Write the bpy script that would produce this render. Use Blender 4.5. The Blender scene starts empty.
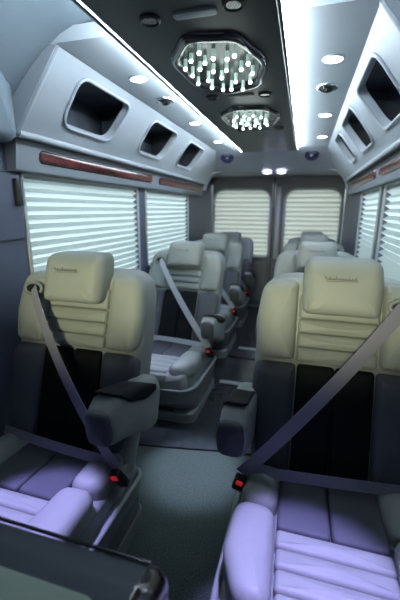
import bpy, bmesh, math, random
from mathutils import Vector, Matrix
random.seed(7)
PI = math.pi
S = bpy.context.scene
COL = S.collection

# ------------------------------------------------------------------ camera
F_PX, YAW, PITCH, ROLL = 350.0, .28, .253, -.006
CAM = Vector((.385, 0, 1.36))
cd = bpy.data.cameras.new('camera'); co = bpy.data.objects.new('camera', cd); COL.objects.link(co)
cd.sensor_fit = 'VERTICAL'; cd.sensor_height = 36; cd.lens = 36 * F_PX / 600; cd.clip_start = .02
co.matrix_world = (Matrix.Translation(CAM) @ Matrix.Rotation(YAW, 4, 'Z') @
                   Matrix.Rotation(PI / 2 - PITCH, 4, 'X') @ Matrix.Rotation(-ROLL, 4, 'Z'))
cd.dof.use_dof = True; cd.dof.focus_distance = 1.35; cd.dof.aperture_fstop = 1.9
S.camera = co

# ------------------------------------------------------------------ view and sky
S.view_settings.view_transform = 'Standard'; S.view_settings.look = 'None'
S.view_settings.gamma = 1; S.view_settings.use_curve_mapping = False
S.view_settings.exposure = 0.0
W = bpy.data.worlds.new('sky'); S.world = W; W.use_nodes = True
bg = W.node_tree.nodes['Background']
wn = W.node_tree; bg.inputs[1].default_value = 4.0
_tc = wn.nodes.new('ShaderNodeTexCoord'); _sx = wn.nodes.new('ShaderNodeSeparateXYZ'); _rp = wn.nodes.new('ShaderNodeValToRGB')
wn.links.new(_tc.outputs['Generated'], _sx.inputs[0]); wn.links.new(_sx.outputs[2], _rp.inputs[0]); wn.links.new(_rp.outputs[0], bg.inputs[0])
_rp.color_ramp.elements[0].position = 0.0; _rp.color_ramp.elements[0].color = (.07, .09, .08, 1)      # ground
_rp.color_ramp.elements[1].position = .12; _rp.color_ramp.elements[1].color = (.84, .95, 1, 1)       # bright overcast sky

def lamp(name, kind, loc, energy, color, target=None, size=.1, spot=1.2, blend=.6, size_y=None):
    l = bpy.data.lights.new(name, kind); l.energy = energy; l.color = color
    if kind == 'AREA':
        l.size = size
        if size_y: l.shape = 'RECTANGLE'; l.size_y = size_y
    else:
        l.shadow_soft_size = size
    if kind == 'SPOT': l.spot_size = spot; l.spot_blend = blend
    o = bpy.data.objects.new(name, l); COL.objects.link(o); o.location = loc
    d = (Vector(target) - Vector(loc)) if target else Vector((0, 0, -1))
    o.rotation_euler = d.to_track_quat('-Z', 'Y').to_euler()
    return o
BLUE = (.70, .80, 1.0); VIO = (.46, .40, 1.0); WARM = (1.0, .96, .60)
# added fill lamps standing in for cab daylight behind the camera, level with the headrests
lamp('cab_fill_left', 'SPOT', (-.25, -.55, 1.30), 125, WARM, (-.50, 1.30, 1.18), .10, .56, .9)
lamp('cab_fill_right', 'SPOT', (.25, -.45, 1.30), 130, WARM, (.52, 1.40, 1.19), .10, .54, .9)
lamp('cab_fill_front', 'AREA', (.1, -.9, 1.55), .8, (.75, .95, 1.0), (0, 3, 1.0), .9)
lamp('cab_fill_middle', 'SPOT', (.10, -.60, 1.42), 70, (1, .96, .66), (-.05, 2.6, 1.02), .10, .50, .9)
# violet courtesy lamps over the first row of seats
lamp('courtesy_lamp_left', 'SPOT', (-.40, .62, 1.90), 260, VIO, (-.36, .70, .45), .02, .36, .5)
lamp('courtesy_lamp_right', 'SPOT', (.42, .60, 1.90), 260, VIO, (.45, .71, .45), .02, .44, .5)
lamp('courtesy_lamp_front', 'SPOT', (.0, 1.64, 1.90), 330, (.66, .74, 1), (-.08, 1.53, 0), .05, .34, .8)
lamp('courtesy_lamp_second_row', 'SPOT', (-.42, 1.75, 1.90), 70, (.62, .62, 1), (-.46, 1.93, .4), .03, .36, .6)

# ------------------------------------------------------------------ materials
def mat(name, col, rough=.5, metal=0, spec=.5, bump=None, noise=None, emit=None, es=0, trans=0, coat=0, subs=None):
    m = bpy.data.materials.new(name); m.use_nodes = True
    nt = m.node_tree; b = nt.nodes['Principled BSDF']
    b.inputs['Base Color'].default_value = (*col, 1); b.inputs['Roughness'].default_value = rough
    b.inputs['Metallic'].default_value = metal; b.inputs['Specular IOR Level'].default_value = spec
    b.inputs['Transmission Weight'].default_value = trans; b.inputs['Coat Weight'].default_value = coat
    tc = nt.nodes.new('ShaderNodeTexCoord')
    if emit: b.inputs['Emission Color'].default_value = (*emit, 1); b.inputs['Emission Strength'].default_value = es
    if noise:
        sc, amt = noise
        n = nt.nodes.new('ShaderNodeTexNoise'); n.inputs['Scale'].default_value = sc; n.inputs['Detail'].default_value = 5
        r = nt.nodes.new('ShaderNodeValToRGB')
        r.color_ramp.elements[0].position = .3; r.color_ramp.elements[1].position = .7
        r.color_ramp.elements[0].color = (*[c * (1 - amt) for c in col], 1)
        r.color_ramp.elements[1].color = (*[min(1, c * (1 + amt)) for c in col], 1)
        nt.links.new(tc.outputs['Object'], n.inputs['Vector']); nt.links.new(n.outputs['Fac'], r.inputs[0])
        nt.links.new(r.outputs[0], b.inputs['Base Color'])
    if bump:
        sc, st = bump
        v = nt.nodes.new('ShaderNodeTexNoise'); v.inputs['Scale'].default_value = sc; v.inputs['Detail'].default_value = 3
        bu = nt.nodes.new('ShaderNodeBump'); bu.inputs['Strength'].default_value = st; bu.inputs['Distance'].default_value = .002
        nt.links.new(tc.outputs['Object'], v.inputs['Vector']); nt.links.new(v.outputs['Fac'], bu.inputs['Height'])
        nt.links.new(bu.outputs[0], b.inputs['Normal'])
    return m
M = dict(
    leather=mat('grey_leather', (.25, .275, .265), .5, spec=.3, bump=(260, .25), noise=(9, .05)),
    leather_mid=mat('slate_shaded_leather', (.080, .088, .105), .62, spec=.2, bump=(260, .25), noise=(9, .06)),  # slate panels; on the lower bolsters it paints shade over grey leather
    leather_dark=mat('black_leather', (.006, .007, .009), .6, spec=.15, bump=(260, .25), noise=(9, .1)),
    shell=mat('seat_shell_plastic', (.19, .215, .215), .45, bump=(400, .15)),
    base=mat('seat_base_plastic', (.11, .125, .13), .5, bump=(400, .15)),
    black=mat('black_plastic', (.008, .008, .010), .45),
    webbing=mat('belt_webbing', (.50, .53, .58), .55, bump=(700, .5)),
    webbing_dark=mat('belt_webbing_grey', (.24, .24, .31), .55, bump=(700, .5)),
    red=mat('red_button', (.85, .03, .03), .35, emit=(1, .03, .03), es=.25),
    trim=mat('grey_trim_plastic', (.17, .19, .225), .5, bump=(300, .15), noise=(4, .05)),
    bulkhead=mat('bulkhead_vinyl', (.42, .46, .54), .5, bump=(300, .15), noise=(4, .05)),
    trim_dark=mat('slate_trim', (.070, .085, .13), .5, bump=(300, .15), noise=(4, .08)),
    bin=mat('bin_vinyl', (.31, .345, .39), .42, bump=(300, .12), noise=(4, .04)),
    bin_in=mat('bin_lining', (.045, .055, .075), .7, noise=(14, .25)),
    panel=mat('dark_ceiling_panel', (.030, .036, .038), .45, bump=(300, .2)),
    ceil=mat('ceiling_vinyl', (.46, .51, .56), .5, bump=(300, .1), noise=(3, .05)),
    liner=mat('headliner_fabric', (.17, .215, .26), .8, bump=(500, .3), noise=(3, .08)),
    chrome=mat('chrome', (.75, .78, .8), .12, 1),
    smoke=mat('smoked_frame', (.05, .045, .055), .12, .3, coat=1),
    mirror=mat('mirror_dish', (.03, .036, .034), .25, .3),
    frame=mat('window_frame_grey', (.30, .34, .36), .45),
    carpet=mat('carpet_pile', (.050, .066, .062), .95, spec=.1, noise=(210, .75), bump=(420, 1.0)),
    vinyl=mat('vinyl_floor', (.030, .036, .042), .22, noise=(20, .15)),
    cove=mat('cove_diffuser', (.9, .95, 1), .5, emit=(.80, .93, 1), es=60),
    lens=mat('lamp_lens', (.9, .93, 1), .3, emit=(.80, .88, 1), es=14),
    lens_vio=mat('lamp_lens_violet', (.9, .9, 1), .3, emit=(.78, .80, 1), es=9),
    rod=mat('crystal_rod', (.7, .9, .85), .08, emit=(.62, .88, .80), es=.32, spec=.9),
    tip=mat('led_tip', (.9, 1, .95), .3, emit=(.86, 1, .95), es=5),
    ink=mat('embroidery', (.10, .09, .075), .7),
    cab=mat('console_slate', (.05, .066, .09), .55, bump=(300, .1)),
    cab_light=mat('console_pad', (.38, .46, .38), .5, bump=(300, .1)),
    louvre=mat('louvre_violet_sheen', (.035, .035, .11), .3),  # violet sheen on the dark vents put into the base colour
)
# pleated shade fabric: lets daylight through
def shade_mat(name, col, tr):
    m = bpy.data.materials.new(name); m.use_nodes = True; nt = m.node_tree
    for n in list(nt.nodes): nt.nodes.remove(n)
    out = nt.nodes.new('ShaderNodeOutputMaterial'); mx = nt.nodes.new('ShaderNodeMixShader')
    d = nt.nodes.new('ShaderNodeBsdfDiffuse'); t = nt.nodes.new('ShaderNodeBsdfTranslucent')
    tc = nt.nodes.new('ShaderNodeTexCoord'); n = nt.nodes.new('ShaderNodeTexNoise'); n.inputs['Scale'].default_value = 30
    r = nt.nodes.new('ShaderNodeValToRGB')
    r.color_ramp.elements[0].color = (*[c * .93 for c in col], 1); r.color_ramp.elements[1].color = (*col, 1)
    nt.links.new(tc.outputs['Object'], n.inputs['Vector']); nt.links.new(n.outputs['Fac'], r.inputs[0])
    nt.links.new(r.outputs[0], d.inputs[0]); nt.links.new(r.outputs[0], t.inputs[0])
    mx.inputs[0].default_value = tr
    nt.links.new(d.outputs[0], mx.inputs[1]); nt.links.new(t.outputs[0], mx.inputs[2]); nt.links.new(mx.outputs[0], out.inputs[0])
    return m
M['shade'] = shade_mat('pleated_shade', (.64, .70, .71), .80)
M['shade_rear'] = shade_mat('rear_shade', (.50, .50, .45), .6)
# glass
g = bpy.data.materials.new('window_glass'); g.use_nodes = True; nt = g.node_tree
b = nt.nodes['Principled BSDF']; b.inputs['Transmission Weight'].default_value = 1; b.inputs['Roughness'].default_value = 0
b.inputs['IOR'].default_value = 1.02; b.inputs['Base Color'].default_value = (.95, 1, 1, 1); M['glass'] = g
# burl wood
m = bpy.data.materials.new('burl_wood'); m.use_nodes = True; nt = m.node_tree; b = nt.nodes['Principled BSDF']
tc = nt.nodes.new('ShaderNodeTexCoord'); n = nt.nodes.new('ShaderNodeTexNoise'); r = nt.nodes.new('ShaderNodeValToRGB')
n.inputs['Scale'].default_value = 9; n.inputs['Detail'].default_value = 8; n.inputs['Distortion'].default_value = 2.2
r.color_ramp.elements[0].position = .35; r.color_ramp.elements[1].position = .68
r.color_ramp.elements[0].color = (.020, .005, .006, 1); r.color_ramp.elements[1].color = (.14, .020, .022, 1)
nt.links.new(tc.outputs['Object'], n.inputs['Vector']); nt.links.new(n.outputs['Fac'], r.inputs[0]); nt.links.new(r.outputs[0], b.inputs['Base Color'])
b.inputs['Roughness'].default_value = .3; b.inputs['Coat Weight'].default_value = .25; M['wood'] = m

# ------------------------------------------------------------------ helpers
def obj(name, bm, m, parent=None, smooth=True, loc=None):
    bmesh.ops.remove_doubles(bm, verts=bm.verts, dist=1e-6)
    bmesh.ops.recalc_face_normals(bm, faces=bm.faces)
    me = bpy.data.meshes.new(name); bm.to_mesh(me); bm.free()
    if smooth:
        me.polygons.foreach_set('use_smooth', [True] * len(me.polygons))
        me.set_sharp_from_angle(angle=math.radians(50))
    me.materials.append(M[m])
    o = bpy.data.objects.new(name, me); COL.objects.link(o)
    if parent: o.parent = parent
    if loc: o.location = loc
    return o
def tag(o, label, cat, group=None):
    o['label'] = label; o['category'] = cat
    if group: o['group'] = group
    return o
def struct(name, bm, m, smooth=True, parent=None):
    o = obj(name, bm, m, parent, smooth)
    if not parent: o['kind'] = 'structure'
    return o
def thing(name, label, cat, loc=(0, 0, 0), group=None):
    o = bpy.data.objects.new(name, None); COL.objects.link(o); o.location = loc; o.empty_display_size = .05
    return tag(o, label, cat, group)
def box(bm, x0, x1, y0, y1, z0, z1, bev=0):
    v = [bm.verts.new((x, y, z)) for x in (x0, x1) for y in (y0, y1) for z in (z0, z1)]
    fs = [bm.faces.new([v[i] for i in q]) for q in ((0, 1, 3, 2), (4, 6, 7, 5), (0, 4, 5, 1), (2, 3, 7, 6), (0, 2, 6, 4), (1, 5, 7, 3))]
    if bev:
        ed = list({e for f in fs for e in f.edges})
        bmesh.ops.bevel(bm, geom=ed, offset=bev, segments=3, profile=.5, affect='EDGES')
    return bm
def rpoly(pts, seg=6):
    """polygon with rounded corners, pts = (u, v, radius)"""
    out = []; n = len(pts)
    for i in range(n):
        p = Vector(pts[i][:2]); a = Vector(pts[i - 1][:2]) - p; c = Vector(pts[(i + 1) % n][:2]) - p
        la, lc = a.length, c.length; a.normalize(); c.normalize()
        ang = a.angle(c); d = min(pts[i][2] / max(math.tan(ang / 2), 1e-3), la * .48, lc * .48)
        p0, p1 = p + a * d, p + c * d
        for k in range(seg + 1):
            t = k / seg; out.append((p0 * (1 - t) ** 2 + p * 2 * t * (1 - t) + p1 * t * t)[:])
    res = []
    for i in range(len(out)):                       # subdivide the long straight runs
        a = Vector(out[i]); c = Vector(out[(i + 1) % len(out)]); L = (c - a).length; k = max(1, int(L / .035))
        for j in range(k): res.append((a.lerp(c, j / k))[:])
    return res
def rrect(u0, u1, v0, v1, r): return rpoly([(u0, v0, r), (u1, v0, r), (u1, v1, r), (u0, v1, r)])
def puff(bm, poly, depth, r, crown, T, back=True):
    """cushion shape: outline -> rounded edge -> crowned top. T maps (u, v, w) to space"""
    n = len(poly); P = [Vector(p) for p in poly]
    area = sum(P[i].x * P[(i + 1) % n].y - P[(i + 1) % n].x * P[i].y for i in range(n)) / 2
    sg = 1 if area > 0 else -1; N = []
    for i in range(n):
        t = P[(i + 1) % n] - P[i - 1]; t.normalize(); N.append(Vector((-t.y, t.x)) * sg)
    c = sum(P, Vector((0, 0))) / n
    rings = [([p[:] for p in P], 0.0)]
    Kn = 5
    for k in range(Kn + 1):
        a = PI / 2 * k / Kn; off = r * (1 - math.cos(a)); h = depth - r + r * math.sin(a)
        rings.append(([(P[i] + N[i] * off)[:] for i in range(n)], h))
    base = [Vector(q) for q in rings[-1][0]]
    for s in (.86, .7, .52, .34, .16):
        rings.append(([(c + (q - c) * s)[:] for q in base], depth + crown * (1 - s ** 2)))
    vs = []
    for pts, h in rings: vs.append([bm.verts.new(T(p[0], p[1], h)) for p in pts])
    for A, B in zip(vs, vs[1:]):
        for i in range(n): bm.faces.new((A[i], A[(i + 1) % n], B[(i + 1) % n], B[i]))
    cv = bm.verts.new(T(c.x, c.y, depth + crown))
    for i in range(n): bm.faces.new((vs[-1][i], vs[-1][(i + 1) % n], cv))
    if back:
        bv = bm.verts.new(T(c.x, c.y, 0))
        for i in range(n): bm.faces.new((vs[0][(i + 1) % n], vs[0][i], bv))
    return bm
def tube(bm, pts, r, seg=8, closed=False, sq=1):
    P = [Vector(p) for p in pts]; n = len(P); rings = []; up = Vector((0, 0, 1)); last = None
    for i in range(n):
        a = P[i - 1] if (i or closed) else P[i]; c = P[(i + 1) % n] if (i < n - 1 or closed) else P[i]
        t = (c - a).normalized()
        s = t.cross(up) if last is None else last - t * last.dot(t)
        if s.length < 1e-4: s = t.cross(Vector((1, 0, 0)))
        s.normalize(); last = s; w = s.cross(t)
        rings.append([bm.verts.new(P[i] + (s * math.cos(k * 2 * PI / seg) + w * sq * math.sin(k * 2 * PI / seg)) * r) for k in range(seg)])
    m = n if closed else n - 1
    for i in range(m):
        A, B = rings[i], rings[(i + 1) % n]
        if closed and i == n - 1:                       # match the seam
            j0 = min(range(seg), key=lambda j: (B[j].co - A[0].co).length); B = B[j0:] + B[:j0]
        for k in range(seg): bm.faces.new((A[k], A[(k + 1) % seg], B[(k + 1) % seg], B[k]))
    if not closed: bm.faces.new(rings[0]); bm.faces.new(rings[-1])
    return bm
def strap(bm, pts, w, th, side):
    """flat webbing through pts; side = the direction its width runs (made square to the path)"""
    P = [Vector(p) for p in pts]; rings = []; n = len(P)
    for i in range(n):
        t = (P[min(i + 1, n - 1)] - P[max(i - 1, 0)]).normalized()
        sd = Vector(side(i / (n - 1)) if callable(side) else side); sd = (sd - t * sd.dot(t)).normalized(); nn = sd.cross(t)
        rings.append([bm.verts.new(P[i] + sd * a * w / 2 + nn * c * th / 2) for a, c in ((-1, -1), (1, -1), (1, 1), (-1, 1))])
    for A, B in zip(rings, rings[1:]):
        for k in range(4): bm.faces.new((A[k], A[(k + 1) % 4], B[(k + 1) % 4], B[k]))
    bm.faces.new(rings[0]); bm.faces.new(rings[-1])
    return bm
def disc(bm, c, axis, prof, seg=28, ry=1):
    """lathe: prof = [(radius, height)] about axis at c"""
    ax = Vector(axis).normalized(); u = ax.cross(Vector((0, 1, 0)) if abs(ax.y) < .9 else Vector((1, 0, 0))).normalized(); v = ax.cross(u)
    c = Vector(c); rings = []
    for r, h in prof:
        if r < 1e-6: rings.append([bm.verts.new(c + ax * h)])
        else: rings.append([bm.verts.new(c + ax * h + (u * math.cos(2 * PI * k / seg) + v * ry * math.sin(2 * PI * k / seg)) * r) for k in range(seg)])
    for A, B in zip(rings, rings[1:]):
        for k in range(seg):
            q = [A[k % len(A)], A[(k + 1) % len(A)], B[(k + 1) % len(B)], B[k % len(B)]]
            q = [x for i, x in enumerate(q) if x not in q[:i]]
            if len(q) > 2: bm.faces.new(q)
    return bm
def plate_hole(bm, u0, u1, v0, v1, hole, T, depth):
    """rectangle with a rounded hole, the hole's sides run back by depth"""
    cu = sum(p[0] for p in hole) / len(hole); cv = sum(p[1] for p in hole) / len(hole)
    items = [(math.atan2(p[1] - cv, p[0] - cu), p) for p in hole]
    for a, c in ((u0, v0), (u1, v0), (u1, v1), (u0, v1)):
        an = math.atan2(c - cv, a - cu)
        best = min(range(len(items)), key=lambda i: abs(math.atan2(math.sin(items[i][0] - an), math.cos(items[i][0] - an))))
        items[best] = (items[best][0], items[best][1], (a, c))
    items.sort(key=lambda t: t[0]); outer = []
    for it in items:
        if len(it) > 2: outer.append(it[2]); continue
        a = it[0]; dx, dy = math.cos(a), math.sin(a)
        t = min(((u1 - cu) / dx if dx > 1e-9 else (u0 - cu) / dx if dx < -1e-9 else 1e9), ((v1 - cv) / dy if dy > 1e-9 else (v0 - cv) / dy if dy < -1e-9 else 1e9))
        outer.append((cu + dx * t, cv + dy * t))
    O = [bm.verts.new(T(p[0], p[1], 0)) for p in outer]; I = [bm.verts.new(T(i[1][0], i[1][1], 0)) for i in items]
    Dp = [bm.verts.new(T(i[1][0], i[1][1], -depth)) for i in items]; n = len(O)
    for k in range(n):
        j = (k + 1) % n
        bm.faces.new((O[k], O[j], I[j], I[k])); bm.faces.new((I[k], I[j], Dp[j], Dp[k]))
    return bm
def prism(bm, poly, T, w0, w1):
    A = [bm.verts.new(T(p[0], p[1], w0)) for p in poly]; B = [bm.verts.new(T(p[0], p[1], w1)) for p in poly]; n = len(poly)
    for i in range(n): bm.faces.new((A[i], A[(i + 1) % n], B[(i + 1) % n], B[i]))
    bm.faces.new(A); bm.faces.new(B)
    return bm
NB = bmesh.new

# ------------------------------------------------------------------ room shell
XW = .88; YF, YR = -1.3, 5.0; ZC = 1.96
struct('floor', box(NB(), -XW - .1, XW + .1, YF, YR + .1, -.06, 0), 'carpet', False)
mb = NB()
ol = [(-.865, 1.57), (-.6, 1.60), (-.40, 1.635), (-.16, 1.675), (.05, 1.715), (.35, 1.74), (.865, 1.76), (.865, 4.9), (-.865, 4.9)]
prism(mb, ol, lambda u, v, w: (u, v, w), .0005, .012)
tag(obj('vinyl_floor_mat', mb, 'vinyl', None, False), 'dark glossy vinyl flooring in the aisle from the second row back to the doors', 'flooring')
for k, y in enumerate((3.02,)):
    tag(obj('floor_seam_strip', box(NB(), -.20, .20, y, y + .035, .012, .017, .002), 'black'), 'black strip across the dark aisle floor', 'floor strip')
# track plates that catch the light in the aisle
for k, (x, y) in enumerate(((-.07, 2.50), (-.05, 3.25))):
    tag(obj('seat_track', box(NB(), x - .10, x + .10, y, y + .05, .012, .019, .003), 'frame'),
        ('metal track plate in the aisle floor beside the second left seat', 'metal track plate in the aisle floor farther back, past the black strip')[k], 'floor track', 'aisle floor tracks')

# ceiling: grey outer strips, raised cab headliner in front
mb = NB(); box(mb, -XW - .1, XW + .1, 1.30, YR + .1, ZC, ZC + .05)
struct('ceiling', mb, 'ceil', False)
mb = NB()                                                # cab headliner: barrel that turns down to the walls
nx, ny = 28, 10
gv = []
for j in range(ny + 1):
    y = YF + (1.34 - YF) * j / ny; row = []
    for i in range(nx + 1):
        u = -1 + 2 * i / nx; x = u * (XW + .06)
        z = 2.045 - .42 * max(0, abs(u) - .45) ** 1.7 / .55 ** 1.7 - .05 * (1 - min(1, (1.34 - y) / .25)) * .6
        row.append(mb.verts.new((x, y, z)))
    gv.append(row)
for j in range(ny):
    for i in range(nx): mb.faces.new((gv[j][i], gv[j][i + 1], gv[j + 1][i + 1], gv[j + 1][i]))
bmesh.ops.solidify(mb, geom=list(mb.faces), thickness=-.02)
struct('ceiling_front', mb, 'liner')
struct('wall_front_blocker', box(NB(), -XW - .1, XW + .1, YF - .05, YF, 0, 2.1), 'trim_dark', False)  # added out of view, full height, to keep sky light out of the cab

# central dark panel, with a fine edge bead, and the two light coves beside it
mb = NB(); box(mb, -.268, .268, .55, 3.80, 1.924, 1.985, .006)
tag(obj('ceiling_panel', mb, 'panel'), 'long charcoal panel running down the middle of the ceiling', 'ceiling panel')
for s, nm in ((-1, 'left'), (1, 'right')):
    t = thing('cove_light', f'long white light strip along the {nm} edge of the dark ceiling panel', 'light strip', (s * .277, 1.2, 1.945), 'ceiling light strips')
    a, c = sorted((s * .270, s * .278))                  # LED bar on the panel's flank, shining out across the ceiling
    obj('diffuser', box(NB(), a - t.location.x, c - t.location.x, -.6, 2.58, -.018, .008, .002), 'cove', t)
    a, c = sorted((s * .268, s * .2795))
    obj('lip', box(NB(), a - t.location.x, c - t.location.x, -.6, 2.58, -.027, -.020, .002), 'panel', t)

# side walls with window openings
def side_wall(s, wins, nm):
    T = lambda u, v, w: (s * (XW + .045 - w * 1.0), u, v)
    mb = NB(); ys = [YF] + [y for w in wins for y in w] + [YR + .1]
    x0, x1 = sorted((s * XW, s * (XW + .06)))
    box(mb, x0, x1, YF, YR + .1, -.05, WZ0); box(mb, x0, x1, YF, YR + .1, WZ1, ZC + .1)
    for a, c in zip(ys[::2], ys[1::2]): box(mb, x0, x1, a, c, WZ0, WZ1)
    struct(f'wall_{nm}', mb, 'trim_dark', False)
WZ0, WZ1 = .88, 1.515
WL = [(1.40, 2.60), (2.745, 3.87)]; WR = [(1.40, 2.59), (2.735, 3.57)]
side_wall(-1, WL, 'left'); side_wall(1, WR, 'right')
def pleats(mb, a, c, z0, z1, pitch, amp, T):
    n = max(2, round((z1 - z0) / (pitch / 2))); prev = None
    nn = 2
    for k in range(n + 1):
        z = z1 - (z1 - z0) * k / n; d = amp if k % 2 else 0
        row = [mb.verts.new(T(a + (c - a) * j / nn, z, d)) for j in range(nn + 1)]
        if prev:
            for j in range(nn): mb.faces.new((prev[j], prev[j + 1], row[j + 1], row[j]))
        prev = row
def side_window(idx, s, a, c, lab):
    t = thing(f'window_{idx}', '', ''); del t['label']; del t['category']; t['kind'] = 'structure'; t.location = (s * XW, (a + c) / 2, WZ0)
    L = t.location
    T = lambda u, v, w: (s * (XW - .006 + w) - L.x, u - L.y, v - L.z)
    mb = NB(); q = rrect(a, c, WZ0, WZ1, .03)
    tube(mb, [T(p[0], p[1], .0) for p in q], .009, 8, True); obj('window_frame', mb, 'frame', t)
    mb = NB(); x0, x1 = sorted((s * (XW + .045) - L.x, s * (XW + .051) - L.x)); box(mb, x0, x1, a - L.y, c - L.y, 0, WZ1 - WZ0)
    obj('window_glass', mb, 'glass', t, False)
    # the pleated shade hangs in the reveal
    h = thing('pleated_shade', lab, 'window shade', (s * (XW + .02), (a + c) / 2, WZ1 - .01), 'side window shades'); H = h.location
    mb = NB(); pleats(mb, a + .012 - H.y, c - .012 - H.y, WZ0 + .02 - H.z, -.005, 0.0435, .034, lambda u, v, w: (s * (.012 - w), u, v))
    bmesh.ops.remove_doubles(mb, verts=mb.verts, dist=1e-6)
    o = obj('shade_fabric', mb, 'shade', h, False)
    obj('head_rail', box(NB(), -.012, .012, a + .012 - H.y, c - .012 - H.y, -.008, .006, .002), 'frame', h)
    obj('bottom_rail', box(NB(), -.012, .012, a + .012 - H.y, c - .012 - H.y, WZ0 + .003 - H.z, WZ0 + .02 - H.z, .002), 'frame', h)
side_window(1, -1, *WL[0], 'wide white pleated shade in the long left window beside the first left seat')
side_window(2, -1, *WL[1], 'narrower-looking white pleated shade in the second left window, toward the back')
side_window(3, 1, *WR[0], 'white pleated shade at the right picture edge, above the first right seat shoulder')
side_window(4, 1, *WR[1], 'white pleated shade in the rear right window next to the back doors')

# ledge under the bins with the light-grey fascia and wood inlays
for s, nm, e in ((-1, 'left', 4.30), (1, 'right', 4.30)):
    T = lambda u, v, w: (s * u, w, v)
    mb = NB(); prism(mb, rpoly([(.885, 1.52, .002), (.835, 1.52, .012), (.815, 1.655, .01), (.885, 1.67, .002)], 4), T, 1.33, e)
    struct(f'trim_{1 if s < 0 else 2}', mb, 'trim')
    rows = ((1.475, 2.76), (2.92, 4.22)) if s < 0 else ((1.55, 2.55), (2.70, 3.95))
    for k, (a, c) in enumerate(rows):
        def TW(u, v, w):                                   # lies on the fascia, whose face leans a little
            f = (v - 1.52) / .135
            return (s * (.835 - .02 * f - w), u, v)
        t = thing('wood_inlay', (('long', 'far')[k] + ' glossy red-brown wood inlay above the ' + ('first' if k == 0 else 'second') + f' {nm} window'), 'wood trim', (s * .82, a, 1.58), 'wood inlays above the windows')
        L = t.location
        mb = NB(); puff(mb, rrect(a, c, 1.570, 1.617, .022), .010, .005, .004, lambda u, v, w: tuple(Vector(TW(u, v, w)) - L))
        obj('wood_panel', mb, 'wood', t)
        mb = NB(); q = rrect(a - .003, c + .003, 1.567, 1.620, .024); tube(mb, [tuple(Vector(TW(p[0], p[1], .002)) - L) for p in q], .003, 6, True)
        obj('bezel', mb, 'smoke', t)

# ------------------------------------------------------------------ overhead bins
PX0, PZ0, PX1, PZ1 = .555, 1.955, .785, 1.665
fl = math.hypot(PX1 - PX0, PZ1 - PZ0)
def make_bin(s, nm, opens, y0, y1):
    t = thing('overhead_bin', f'grey overhead bin along the {nm} side with three dark openings', 'overhead bin', (s * .7, y0, 1.66), 'overhead bins')
    L = t.location
    dx, dz = (PX1 - PX0) / fl, (PZ1 - PZ0) / fl
    def T(u, v, w):                                       # u along the bus, v down the face (0..1), w outwards (into the aisle)
        bow = 0 * math.sin(PI * min(1, max(0, v)))
        ww = w + bow
        x = PX0 + dx * fl * v + dz * ww; z = PZ0 + dz * fl * v - dx * ww
        return (s * x - L.x, u - L.y, z - L.z)
    mb = NB(); cuts = [y0] + [(opens[i][1] + opens[i + 1][0]) / 2 for i in range(2)] + [opens[2][1] + .14]
    holes = []
    for k, (a, c) in enumerate(opens):
        d = .035
        hole = [(p[0], p[1] / fl) for p in rpoly([(a + d, .75 * fl, .085), (c - .015, .75 * fl, .075), (c - .005, .14 * fl, .06), (a + .01, .14 * fl, .06)], 8)]
        # radii are in mixed units: squeeze v so corners look round
        holes.append(hole)
        plate_hole(mb, cuts[k], cuts[k + 1], 0, 1, hole, T, .035)
    # solid run to the rear, subdivided so that it bows like the rest
    for j in range(8):
        v0, v1 = j / 8, (j + 1) / 8
        mb.faces.new([mb.verts.new(T(*p)) for p in ((cuts[3], v0, 0), (y1, v0, 0), (y1, v1, 0), (cuts[3], v1, 0))])
    # underside and front end
    q = [(PX1, PZ1), (.885, 1.665)]
    mb.faces.new([mb.verts.new((s * x - L.x, y - L.y, z - L.z)) for x, y, z in ((q[0][0], y0, q[0][1]), (q[0][0], y1, q[0][1]), (q[1][0], y1, q[1][1]), (q[1][0], y0, q[1][1]))])
    obj('bin_face', mb, 'bin', t, False)
    mb = NB()
    endp = [T(y0, v / 8, 0) for v in range(9)] + [(s * .885 - L.x, 0, 1.665 - L.z), (s * .885 - L.x, 0, ZC - L.z)]
    A = [mb.verts.new(p) for p in endp]; B = [mb.verts.new((p[0], -.012, p[2])) for p in endp]; n = len(A)
    for i in range(n): mb.faces.new((A[i], A[(i + 1) % n], B[(i + 1) % n], B[i]))
    mb.faces.new(A); mb.faces.new(B); obj('end_cap', mb, 'bin', t)
    mb = NB(); tube(mb, [T(y0, v / 8, -.002) for v in range(9)], .010, 8); obj('end_bead', mb, 'bin', t)
    mb = NB(); tube(mb, [T(y0, 1.0, .0), T(y1, 1.0, .0)], .016, 10); obj('lower_edge', mb, 'bin', t)
    for hole in holes:
        mb = NB(); cu = sum(p[0] for p in hole) / len(hole); cv = sum(p[1] for p in hole) / len(hole)
        q = [(cu + (p[0] - cu) * 1.03, cv + (p[1] - cv) * 1.04) for p in hole]
        tube(mb, [T(p[0], p[1], .002) for p in q], .0085, 8, True); obj('opening_bezel', mb, 'bin', t)
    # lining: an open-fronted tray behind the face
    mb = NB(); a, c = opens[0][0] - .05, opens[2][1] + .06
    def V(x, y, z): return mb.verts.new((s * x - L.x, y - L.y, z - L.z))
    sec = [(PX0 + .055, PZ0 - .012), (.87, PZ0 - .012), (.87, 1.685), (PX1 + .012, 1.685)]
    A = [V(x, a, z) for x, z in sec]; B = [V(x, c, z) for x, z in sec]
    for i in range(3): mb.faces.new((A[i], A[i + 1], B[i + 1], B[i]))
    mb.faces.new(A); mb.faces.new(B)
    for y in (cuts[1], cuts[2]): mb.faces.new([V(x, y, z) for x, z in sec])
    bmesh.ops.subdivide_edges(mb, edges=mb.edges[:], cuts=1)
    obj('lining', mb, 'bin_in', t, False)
make_bin(-1, 'left', ((1.49, 1.965), (2.27, 2.745), (3.02, 3.50)), 1.31, 4.22)
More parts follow.
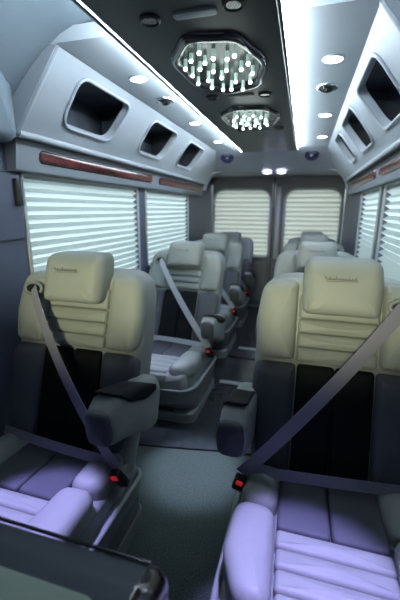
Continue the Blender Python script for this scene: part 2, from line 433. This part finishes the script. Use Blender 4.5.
make_bin(1, 'right', ((1.545, 2.03), (2.25, 2.74), (2.93, 3.30)), 1.31, 4.22)

# ------------------------------------------------------------------ rear bulkhead (header), rear wall, doors
mb = NB(); n = 24
prof = [(3.78, 1.965), (3.84, 1.955), (4.02, 1.90), (4.20, 1.845), (4.28, 1.815), (4.32, 1.795), (4.36, 1.79), (YR, 1.79), (YR, 1.965)]
prism(mb, [(p[0], p[1]) for p in prof], lambda u, v, w: (w, u, v), -.88, .88)
for s in (-1, 1):                                          # rounded brackets where the bulkhead meets the sides
    q = [(.88, 1.80), (.60, 1.80)] + [(.81 - .21 * math.cos(a), 1.62 + .18 * math.sin(a)) for a in [PI / 2 * (1 - k / 8) for k in range(0, 9)]][::1]
    pts = [(.885, 1.80), (.60, 1.80)]
    for k in range(9):
        a = PI / 2 * k / 8; pts.append((.60 + .21 * math.sin(a), 1.59 + .20 * math.cos(a)))
    pts += [(.885, 1.56)]
    prism(mb, pts, lambda u, v, w: (s * u, w, v), 4.30, 4.42)
struct('trim_3', mb, 'bulkhead')
struct('wall_back', box(box(NB(), -XW - .06, XW + .06, YR, YR + .06, 1.70, 2.05), -XW - .06, XW + .06, YR, YR + .06, -.05, .05), 'trim_dark', False)

def rear_door(idx, x0, x1, wx0, wx1, lab):
    t = bpy.data.objects.new(f'door_{idx}', None); COL.objects.link(t); t['kind'] = 'structure'; t.location = (x0, YR - .02, 0)
    L = t.location; WZ = (.72, 1.625)
    T = lambda u, v, w: (u - L.x, -w - .0, v)
    hole = rpoly([(wx0, WZ[0], .06), (wx1, WZ[0], .06), (wx1, WZ[1], .17), (wx0, WZ[1], .17)], 8)
    mb = NB(); plate_hole(mb, x0, x1, .03, 1.80, hole, T, .05); obj('door_panel', mb, 'trim_dark', t)
    mb = NB(); q = [((wx0 + wx1) / 2 + (p[0] - (wx0 + wx1) / 2) * 1.01, 1.18 + (p[1] - 1.18) * 1.01) for p in hole]
    tube(mb, [T(p[0], p[1], .004) for p in q], .016, 8, True); obj('window_frame', mb, 'frame', t)
    mb = NB(); box(mb, wx0 - .02 - L.x, wx1 + .02 - L.x, .052, .057, WZ[0] - .02, WZ[1] + .02); obj('window_glass', mb, 'glass', t, False)
    mb = NB(); puff(mb, rpoly([(x0 + .03, .08, .03), (x1 - .03, .08, .03), (x1 - .03, .66, .05), (x0 + .03, .66, .05)]), .03, .012, .004, T); obj('lower_panel', mb, 'base', t)
    h = thing('pleated_shade', lab, 'window shade', ((wx0 + wx1) / 2, YR + .005, WZ[1]), 'rear window shades'); H = h.location
    mb = NB(); pleats(mb, wx0 - H.x, wx1 - H.x, WZ[0] - H.z, 0, .060, .020, lambda u, v, w: (u, w - .008, v))
    obj('shade_fabric', mb, 'shade_rear', h, False)
    obj('bottom_rail', box(NB(), wx0 - H.x, wx1 - H.x, -.01, .006, WZ[0] - H.z, WZ[0] - H.z + .02, .002), 'frame', h)
rear_door(1, -.865, -.035, -.845, -.065, 'cream pleated shade in the left back door window')
rear_door(2, -.005, .865, .13, .835, 'cream pleated shade in the right back door window')
mb = NB(); box(mb, -.033, -.007, YR - .035, YR - .005, .03, 1.79, .004)
struct('trim_4', mb, 'black')
mb = NB(); box(mb, .015, .075, YR - .045, YR - .022, .70, 1.66, .01)
tag(obj('door_grab_strip', mb, 'frame'), 'pale upright trim strip just right of the black gap between back doors', 'door trim')

# pillar trim at the front left: padded column above, slim grey cover with a dark latch below
def TP(L): return lambda u, v, w: (-(.88 - w) - L[0], u - L[1], v - L[2])
L = (-.84, 1.16, 1.62); mb = NB(); puff(mb, rrect(1.02, 1.30, 1.62, 1.96, .05), .13, .06, .02, TP(L))
o = obj('pillar_pad', mb, 'liner', None, True, L); tag(o, 'padded blue-grey pad at the left picture edge in front of the overhead bin', 'pillar pad')
L = (-.87, 1.22, 1.22); t = thing('pillar_cover', 'slim slate pillar cover with a dark latch left of the first window', 'pillar cover', L)
mb = NB(); puff(mb, rrect(1.05, 1.385, 1.22, 1.515, .03), .014, .008, .002, TP(L)); obj('cover', mb, 'trim_dark', t)
mb = NB(); puff(mb, rrect(1.335, 1.368, 1.37, 1.49, .012), .035, .006, .002, TP(L)); obj('latch', mb, 'black', t)

# ------------------------------------------------------------------ ceiling fittings
def star_light(y, hx, hy, label, cnt, seedv):
    t = thing('crystal_ceiling_light', label, 'ceiling light', (.018, y, 1.924), 'crystal ceiling lights')
    def out(a, k=1.0, lob=.032):
        r = k * (1 + lob * math.cos(7 * a + .5)); c, s_ = math.cos(a), math.sin(a)
        return (hx * r * math.copysign(abs(c) ** .92, c), hy * r * math.copysign(abs(s_) ** .92, s_))
    N = 84
    mb = NB(); rings = []
    for k, z in ((1.0, 0), (1.0, -.006), (.965, -.018), (.90, -.020), (.84, -.014), (.82, -.004), (.81, .0)):
        rings.append([mb.verts.new((*out(2 * PI * i / N, k), z)) for i in range(N)])
    for A, B in zip(rings, rings[1:]):
        for i in range(N): mb.faces.new((A[i], A[(i + 1) % N], B[(i + 1) % N], B[i]))
    obj('frame', mb, 'smoke', t)
    mb = NB(); A = [mb.verts.new((*out(2 * PI * i / N, .825), -.002)) for i in range(N)]
    B = [mb.verts.new((*out(2 * PI * i / N, .4), -.001)) for i in range(N)]; cc = mb.verts.new((0, 0, -.001))
    for i in range(N): mb.faces.new((A[i], A[(i + 1) % N], B[(i + 1) % N], B[i])); mb.faces.new((B[i], B[(i + 1) % N], cc))
    obj('mirror_dish', mb, 'mirror', t)
    rnd = random.Random(seedv); pts = []
    tries = 0
    while len(pts) < cnt and tries < 6000:
        tries += 1
        a = rnd.uniform(0, 2 * PI); k = math.sqrt(rnd.random()) * .74; p = out(a, k)
        if all(((p[0] - q[0]) / hx) ** 2 + ((p[1] - q[1]) / hy) ** 2 > .062 for q in pts): pts.append(p)
    for p in pts:
        l = rnd.uniform(.030, .042)
        mb = NB(); disc(mb, (p[0], p[1], -.002), (0, 0, -1), [(.0075, 0), (.0075, l * .9), (.005, l), (0, l)], 6)
        r_ = obj('crystal_rod', mb, 'rod', t)
        mb = NB(); disc(mb, (p[0], p[1], -.002 - l), (0, 0, -1), [(.0075, -.009), (.0085, -.004), (.006, .001), (0, .002)], 6)
        obj('lit_tip', mb, 'tip', r_)
    return t
star_light(1.575, .180, .30, 'large cloud-shaped crystal ceiling light with glowing rods, nearest the camera', 23, 3)
star_light(2.40, .180, .25, 'second crystal ceiling light, smaller in view, farther down the dark panel', 22, 5)
for y in (1.59, 2.40): lamp('crystal_glow', 'POINT', (.018, y, 1.80), 1.2, (.85, 1, .95), size=.12)

def round_vent(x, y, lab):
    t = thing('ceiling_speaker', lab, 'speaker', (x, y, 1.924), 'small round ceiling speakers')
    obj('bezel', disc(NB(), (0, 0, 0), (0, 0, -1), [(.034, 0), (.034, .006), (.028, .010), (.024, .006), (.024, .001)]), 'black', t)
    mb = NB()
    for r in (.005, .012, .019): disc(mb, (0, 0, 0), (0, 0, -1), [(r - .003, .002), (r - .002, .006), (r + .002, .006), (r + .003, .002)], 20)
    obj('grille', mb, 'smoke', t)
for i, (x, y, lab) in enumerate(((-.146, 1.235, 'small round black speaker left of the pale oval plate at the top'),
        (.135, 1.215, 'small round black speaker at the top edge right of the pale plate'),
        (-.150, 2.075, 'small round black speaker left of the plate between the crystal lights'),
        (.135, 2.095, 'small round black speaker right of the plate between the crystal lights'),
        (-.125, 2.92, 'small round black speaker behind the second crystal light, left one'),
        (.155, 2.92, 'small round black speaker behind the second crystal light, right one'))):
    round_vent(.385 + (x - .385) * .94, y * .94, lab)
for y, lab in ((1.235, 'pale oval plate on the dark panel, in front of the big crystal light'), (2.085, 'oval plate on the dark panel between the two crystal lights'), (2.98, 'dark oval plate behind the second crystal light')):
    mb = NB(); puff(mb, rrect(-.068, .068, -.020, .020, .019), .007, .004, .001, lambda u, v, w: (u, v, -w))
    o = obj('oval_plate', mb, 'frame' if y < 3 and y < 2 else 'base'); o.location = (.03, y * .94, 1.924)
    tag(o, lab, 'ceiling plate', 'oval ceiling plates')

def downlight(x, y, lab, en=3.2, z=ZC, vio=False):
    t = thing('downlight', lab, 'ceiling light', (x, y, z), 'ceiling downlights')
    obj('bezel', disc(NB(), (0, 0, 0), (0, 0, -1), [(.045, 0), (.045, .003), (.041, .007), (.037, .006), (.0365, .002)], 32), 'bin', t)
    obj('lens', disc(NB(), (0, 0, 0), (0, 0, -1), [(.0365, .001), (.0365, .006), (.020, .011), (0, .013)], 32), 'lens', t)
    lamp('downlight_beam', 'SPOT', (x, y, z - .03), en, BLUE, (x * 1.02, y, 0), .03, 2.3, .9)
for nm, xs in (('left', (-.420, -.414, -.414)), ('right', (.452, .468, .482))):
    for k, (x, y) in enumerate(zip(xs, (1.715, 2.62, 3.34))):
        downlight(x, y, ('nearest', 'middle', 'farthest')[k] + f' round white downlight in the {nm} ceiling strip', (9, 9, 9)[k])
for s, x, nm in ((-1, -.425, 'left'), (1, .452, 'right')):
    t = thing('eyeball_vent', f'dark eyeball air vent with chrome ring in the {nm} ceiling strip', 'air vent', (x, 2.065, ZC), 'ceiling air vents')
    obj('ring', disc(NB(), (0, 0, 0), (0, 0, -1), [(.056, 0), (.056, .004), (.050, .010), (.044, .007), (.043, .001)], 32), 'chrome', t)
    ball = obj('eyeball', disc(NB(), (0, 0, .012), (0, -.25, -1), [(.043, 0), (.041, .014), (.034, .026), (.021, .033), (.018, .022), (0, .022)], 28), 'black', t)
    obj('glint_cap', disc(NB(), (-.022, -.010, -.012), (-.5, -.4, -1), [(.020, 0), (.017, .006), (0, .008)], 20), 'chrome', t)
# louvred round vents on the bulkhead
nrm = Vector((0, -.30, -.98)).normalized()
for x, nm in ((-.462, 'left'), (.415, 'right')):
    c = Vector((x, 3.98, 1.912)); nd = Vector((0, -.62, -.78)).normalized()
    t = thing('louvre_vent', f'round dark louvred vent with painted violet sheen on the {nm} of the rear bulkhead', 'air vent', c, 'bulkhead vents')
    obj('bezel', disc(NB(), (0, 0, 0), nd, [(.070, -.02), (.070, .018), (.064, .026), (.054, .022), (.052, .004)], 32), 'louvre', t)
    hub = obj('hub', disc(NB(), (0, 0, 0), nd, [(.016, 0), (.016, .02), (.010, .024), (0, .025)], 20), 'frame', t)
    u = nd.cross(Vector((1, 0, 0))).normalized(); v = nd.cross(u)
    mb = NB()
    for k in range(12):
        a = 2 * PI * k / 12; d = u * math.cos(a) + v * math.sin(a); e = nd.cross(d)
        strap(mb, [d * .014 + nd * .012, d * .053 + nd * .012], .012, .0025, (e + nd * .8)[:])
    obj('fins', mb, 'louvre', t, False)
    obj('backing', disc(NB(), (0, 0, 0), nd, [(.053, .002), (0, .002)], 28), 'black', t)
for x, nm in ((-.062, 'left'), (.100, 'right')):
    t = thing('dome_lamp', f'small oval lamp over the back doors, {nm} of the pair', 'ceiling light', (x, 4.345, 1.790), 'lamps over the back doors')
    obj('rim', disc(NB(), (0, 0, 0), (0, 0, -1), [(.064, 0), (.064, .008), (.057, .014), (.052, .010)], 28, .7), 'bin', t)
    obj('lens', disc(NB(), (0, 0, 0), (0, 0, -1), [(.053, .002), (.049, .014), (.026, .022), (0, .024)], 28, .7), 'lens_vio', t)
    lamp('dome_beam', 'SPOT', (x, 4.36, 1.74), 5, (.55, .55, 1), (x, 4.75, .6), .04, 2.2, .9)

# ------------------------------------------------------------------ captain seats
ZJ = .36
CACHE = {}
def seat(name, label, X, Y, side, k, zs=1.0, rz=0, detail=True, arm=True, drop=0):
    """side = +1: aisle lies at +x.  Y = where the cushion meets the backrest. k = recline slope"""
    root = thing('captain_seat', label, 'seat', (X, Y, 0), 'captain seats'); root.scale = (1, 1, zs); root.rotation_euler = (0, 0, rz)
    if not detail and (side, k) in CACHE:
        for src in CACHE[(side, k)].children:
            c = src.copy(); COL.objects.link(c); c.parent = root
            for g_ in src.children:
                d = g_.copy(); COL.objects.link(d); d.parent = c
        return root
    def lean(z): return k * (z - ZJ)
    TB = lambda off: (lambda u, v, w: (u * side, lean(v) + off - w, v))           # front of backrest, w towards the camera
    TC = lambda z0: (lambda u, v, w: (u * side, v, z0 + w - .10 * max(0, v + .40) * 0 - .06 * (v + .5)))  # cushion top, falls to the rear
    # -- backrest shell
    outl = rpoly([(-.265, .20, .04), (.265, .20, .04), (.298, .55, .2), (.302, .85, .2), (.292, 1.10, .125), (-.292, 1.10, .125), (-.302, .85, .2), (-.298, .55, .2)], 8)
    mb = NB(); puff(mb, outl, .135, .040, .0, TB(.13)); sh = obj('backrest_shell', mb, 'leather', root)
    # -- upper bolsters
    for s in (1, -1):
        nm = 'upper_bolster'
        mb = NB(); puff(mb, rpoly([(s * .148, .802, .02), (s * .292, .797, .05), (s * .305, .93, .2), (s * .285, 1.092, .12), (s * .150, 1.092, .03)], 8), .062, .040, .004, TB(.020)); obj(nm, mb, 'leather', root)
        mb = NB(); puff(mb, rpoly([(s * .140, .40, .02), (s * .262, .40, .05), (s * .300, .60, .2), (s * .300, .788, .05), (s * .140, .788, .02)], 8), .060, .040, .003, TB(.020)); obj('lower_bolster', mb, 'leather_mid', root)  # lower bolster: same grey leather as above, its shade put into the darker colour
    # -- pleated panel under the headrest, dark insert below
    mb = NB()
    for a, c in ((.800, .850), (.852, .902), (.904, .954), (.956, 1.04)): puff(mb, rrect(-.143, .143, a, c, .012), .045, .016, .004, TB(.020))
    obj('pleated_panel', mb, 'leather', root)
    mb = NB()
    for s in (1, -1): puff(mb, rrect(*sorted((s * .001, s * .136)), .39, .788, .015), .045, .012, .002, TB(.020))
    obj('centre_insert', mb, 'leather_dark', root)
    # -- headrest
    TH = lambda u, v, w: (u * side, lean(v) * .9 + .035 - w, v)
    mb = NB(); puff(mb, rpoly([(-.133, .988, .03), (.133, .988, .03), (.138, 1.10, .1), (.132, 1.185, .045), (-.132, 1.185, .045), (-.138, 1.10, .1)], 8), .120, .050, .004, TH)
    hr = obj('headrest', mb, 'leather', root)
    for s in (1, -1):
        mb = NB(); tube(mb, [(s * .07, lean(1.02) + .05, .98), (s * .07, lean(1.02) + .05, 1.08)], .007); obj('headrest_post', mb, 'chrome', hr)
    # stitched script on the headrest: a slanted signature-like word with an underline
    mb = NB()
    def sc(pts, r=.0012): tube(mb, [((u - .01), lean(v) * .9 + .035 - .1285 + .06 * (u * u), v) for u, v in pts], r, 5)
    zb = 1.122
    sc([(-.058 + .004 * math.cos(a * 1.2) + .018 * a / 6, zb + .006 + .005 * math.sin(a)) for a in [j * .4 for j in range(16)]])
    for j in range(9):
        u0 = -.040 + j * .0105; h = (.010, .007, .014, .008, .009, .007, .009, .008, .012)[j]
        sc([(u0, zb), (u0 + .003, zb + h), (u0 + .0045, zb + .001), (u0 + .0105, zb + .001)])
    sc([(-.05, zb - .006), (-.01, zb - .0045), (.055, zb - .003)], .0008)
    obj('stitched_script', mb, 'ink', hr)
    # -- belt slot on the outboard shoulder
    sx, sz = -.205, 1.030; yb = lean(sz) - .052
    mb = NB(); q = [(sx + .042 * math.cos(a) , sz + .024 * math.sin(a) - .10 * 0) for a in [2 * PI * j / 24 for j in range(24)]]
    P = [(u * side, yb + k * (v - sz) - .004, v) for u, v in q]
    tube(mb, P, .0075, 8, True); slot = obj('belt_guide', mb, 'shell', root)
    mb = NB(); prism(mb, [(sx + .037 * math.cos(a), sz + .019 * math.sin(a)) for a in [2 * PI * j / 20 for j in range(20)]], lambda u, v, w: (u * side, yb + k * (v - sz) + w, v), -.006, .008); obj('slot_mouth', mb, 'black', slot)
    # -- shoulder belt
    A = Vector((sx * side, yb - .008, sz)); Bp = Vector((.302 * side, -.085, .43))
    pts = []
    for j in range(13):
        t = j / 12; p = A.lerp(Bp, t); p.y -= .045 * math.sin(PI * t) ** .8
        pts.append(p)
    mb = NB(); strap(mb, pts, .050, .003, lambda t: (side * (.75 + .1 * t), -.12, .62)); obj('shoulder_belt', mb, 'webbing_dark' if k < .4 else 'webbing', root)
    # -- lap belt
    Cp = Vector((-.285 * side, -.03, .43)); pts = []
    for j in range(11):
        t = j / 10; p = Cp.lerp(Bp, t); p.z += .022 * math.sin(PI * t); p.y -= .03 * math.sin(PI * t) - .02; pts.append(p)
    mb = NB(); strap(mb, pts, .038, .003, (0, .35, 1)); obj('lap_belt', mb, 'webbing_dark' if k < .4 else 'webbing', root)
    # -- buckle
    mb = NB(); box(mb, -.020, .020, -.016, .016, -.055, .035, .008); bk = obj('buckle', mb, 'black', root); bk.location = (.308 * side, -.088, .395); bk.rotation_euler = (.45, -.25 * side, 0)
    mb = NB(); box(mb, -.012, .012, -.021, -.012, .012, .034, .003); obj('release_button', mb, 'red', bk)
    # -- cushion
    mb = NB(); puff(mb, rpoly([(-.292, .06, .05), (-.292, -.50, .11), (.292, -.50, .11), (.292, .06, .05)], 8), .150, .03, .0, lambda u, v, w: (u * side, v, .235 + w - .05 * (v + .5)))
    obj('cushion_body', mb, 'shell', root)
    for s in (1, -1):
        mb = NB()
        puff(mb, rpoly([(s * .166, -.205, .055), (s * .292, -.195, .06), (s * .278, .03, .06), (s * .162, .03, .055)], 8), .085, .040, .004, TC(.372))
        puff(mb, rpoly([(s * .160, -.535, .055), (s * .250, -.530, .09), (s * .304, -.40, .12), (s * .300, -.205, .06), (s * .168, -.215, .055)], 8), .088, .042, .004, TC(.385))
        obj('cushion_bolster', mb, 'leather', root)
    mb = NB()
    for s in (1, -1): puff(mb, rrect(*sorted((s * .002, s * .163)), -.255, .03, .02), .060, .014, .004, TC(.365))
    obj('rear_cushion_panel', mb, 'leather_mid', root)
    mb = NB()
    for j in range(4):
        v0 = -.262 - j * .066; wd = .163 - .003 * j
        puff(mb, rrect(-wd, wd, v0 - .064, v0, .014), .060, .016, .006, TC(.368))
    puff(mb, rrect(-.155, .155, -.555, -.530, .010), .050, .014, .003, TC(.360))
    obj('pleated_cushion', mb, 'leather', root)
    # rolled front skirt
    mb = NB(); puff(mb, rpoly([(-.255, .235, .04), (.255, .235, .04), (.275, .33, .05), (.262, .415, .03), (-.262, .415, .03), (-.275, .33, .05)], 8), .060, .04, .010, lambda u, v, w: (u * side, -.485 - w, v)); obj('front_skirt', mb, 'leather', root)
    # -- base: tray rim, body, front recess, foot
    mb = NB(); outb = rpoly([(-.318, .10, .05), (-.318, -.545, .13), (.318, -.545, .13), (.318, .10, .05)], 8)
    tube(mb, [(u * side, v, .300 - .05 * (v + .5)) for u, v in outb], .011, 8, True); obj('tray_rim', mb, 'shell', root)
    mb = NB(); A_ = []
    for sc_, z, dy in ((1.0, .292, 0), (.99, .24, 0), (.95, .17, .012), (.90, .13, .02)):
        A_.append([mb.verts.new((u * sc_ * side, v * sc_ + dy, z - .05 * (v + .5) * (z > .2))) for u, v in outb])
    for a, c in zip(A_, A_[1:]):
        for i in range(len(a)): mb.faces.new((a[i], a[(i + 1) % len(a)], c[(i + 1) % len(a)], c[i]))
    mb.faces.new(A_[0]); mb.faces.new(A_[-1])
    obj('tray', mb, 'shell', root)
    mb = NB(); puff(mb, rpoly([(-.300, .11, .04), (-.300, -.44, .12), (.300, -.44, .12), (.300, .11, .04)], 8), .245, .02, .0, lambda u, v, w: (u * side, v, .05 + w)); obj('pedestal', mb, 'base', root)
    mb = NB(); puff(mb, rpoly([(-.305, .12, .04), (-.305, -.465, .09), (.305, -.465, .09), (.305, .12, .04)], 8), .085, .02, .0, lambda u, v, w: (u * side, v, .002 + w)); obj('foot', mb, 'shell', root)
    mb = NB(); box(mb, -.17, .17, -.462, -.430, .085, .150, .006); obj('front_recess', mb, 'black', root)
    mb = NB(); box(mb, .288, .312, -.20, -.02, .205, .235, .006); o = obj('recline_lever', mb, 'black', root); o.scale.x = side
    # -- armrest on the aisle side
    if arm:
        prof = rpoly([(-.225, .735, .05), (-.205, .615, .05), (-.10, .575, .1), (.05, .50, .1), (.165, .46, .04), (.215, .620, .05), (.185, .690, .06), (-.02, .740, .2), (-.16, .778, .05)], 8)
        mb = NB(); puff(mb, prof, .055, .034, .004, lambda u, v, w: (side * (.312 + w), u, v), back=False)
        puff(mb, prof, .040, .030, .0, lambda u, v, w: (side * (.312 - w), u, v), back=False)
        ar = obj('armrest', mb, 'leather', root); ar.location.z = -drop
        def TA(u, v, w):                                 # lies on the top and wraps over the aisle side
            zt = .781 - .30 * max(0, v + .17) - .10 * max(0, v)
            rr = .026 + w
            if u <= .028: return (side * (.312 + u), v, zt - .024 + rr)
            a_ = min(PI / 2, (u - .028) / .026); dn = max(0, u - .028 - .026 * PI / 2)
            return (side * (.341 + rr * math.sin(a_)), v, zt - .024 + rr * math.cos(a_) - dn)
        mb = NB(); puff(mb, rpoly([(-.030, -.165, .02), (.035, -.165, .02), (.085, -.08, .07), (.100, .03, .08), (.070, .14, .05), (.02, .16, .03), (-.030, .15, .03)], 8), .008, .006, .002, TA); obj('armrest_pad', mb, 'leather_dark', ar)
        mb = NB(); puff(mb, rpoly([(-.034, .625, .03), (.046, .625, .03), (.052, .69, .04), (.046, .758, .035), (-.032, .758, .035), (-.038, .69, .04)], 6), .026, .018, .006, lambda u, v, w: (side * (.318 + u), -.200 - w - .12 * (v - .62), v)); obj('end_pad', mb, 'leather_mid', ar)
    CACHE[(side, k)] = root
    return root

# left row, aisle at +x
seat('s', 'large grey leather seat at the left picture edge, beside the first left window', -.514, 1.06, 1, .33, .995, .0)
seat('s', 'second left seat, grey with black insert and pale shoulder belt', -.505, 2.36, 1, .50, .935, drop=.075)
seat('s', 'third seat in the left row, partly hidden behind the second', -.525, 3.43, 1, .50, .935, 0, False)
seat('s', 'rearmost left seat, bluish and in shade by the back doors', -.535, 4.34, 1, .50, .905, 0, False)
# right row, aisle at -x
seat('s', 'nearest right seat with script headrest and a belt crossing down to the aisle', .538, 1.165, -1, .33, 1.0, 0, drop=.03)
seat('s', 'second right seat, only its cream headrest and shoulders show over the first', .500, 2.42, -1, .50, .955, 0, drop=.075)
seat('s', 'third right seat, a thin pale headrest line above the second', .500, 3.43, -1, .50, .945, 0, False)
seat('s', 'rearmost right seat, a dark headrest against the back door shade', .500, 4.34, -1, .50, .925, 0, False)

# ------------------------------------------------------------------ console at the lower left
t = thing('console', 'dark slate console with a glossy black edge in the lower left foreground', 'console', (-.2, .30, 0))
T = lambda u, v, w: (w + .2, u - .30, v)
mb = NB(); prism(mb, rpoly([(.02, .02, .01), (.485, .02, .01), (.485, .690, .03), (.42, .715, .05), (.02, .715, .02)], 6), T, -.80, .150); obj('cabinet_body', mb, 'cab', t)
mb = NB(); puff(mb, rpoly([(.02, .02, .01), (.488, .02, .01), (.490, .697, .045), (.42, .722, .05), (.02, .722, .02)], 8), .045, .035, .004, lambda u, v, w: (.150 + w + .2, u - .30, v)); obj('end_cap', mb, 'smoke', t)
mb = NB(); tube(mb, [(-.60, .183, .694), (.35, .183, .694)], .004, 8); obj('edge_bead', mb, 'smoke', t)
mb = NB(); puff(mb, rrect(-.78, .10, .06, .385, .03), .012, .012, .004, lambda u, v, w: (u + .2, v - .30, .712 + w)); obj('top_pad', mb, 'cab_light', t)
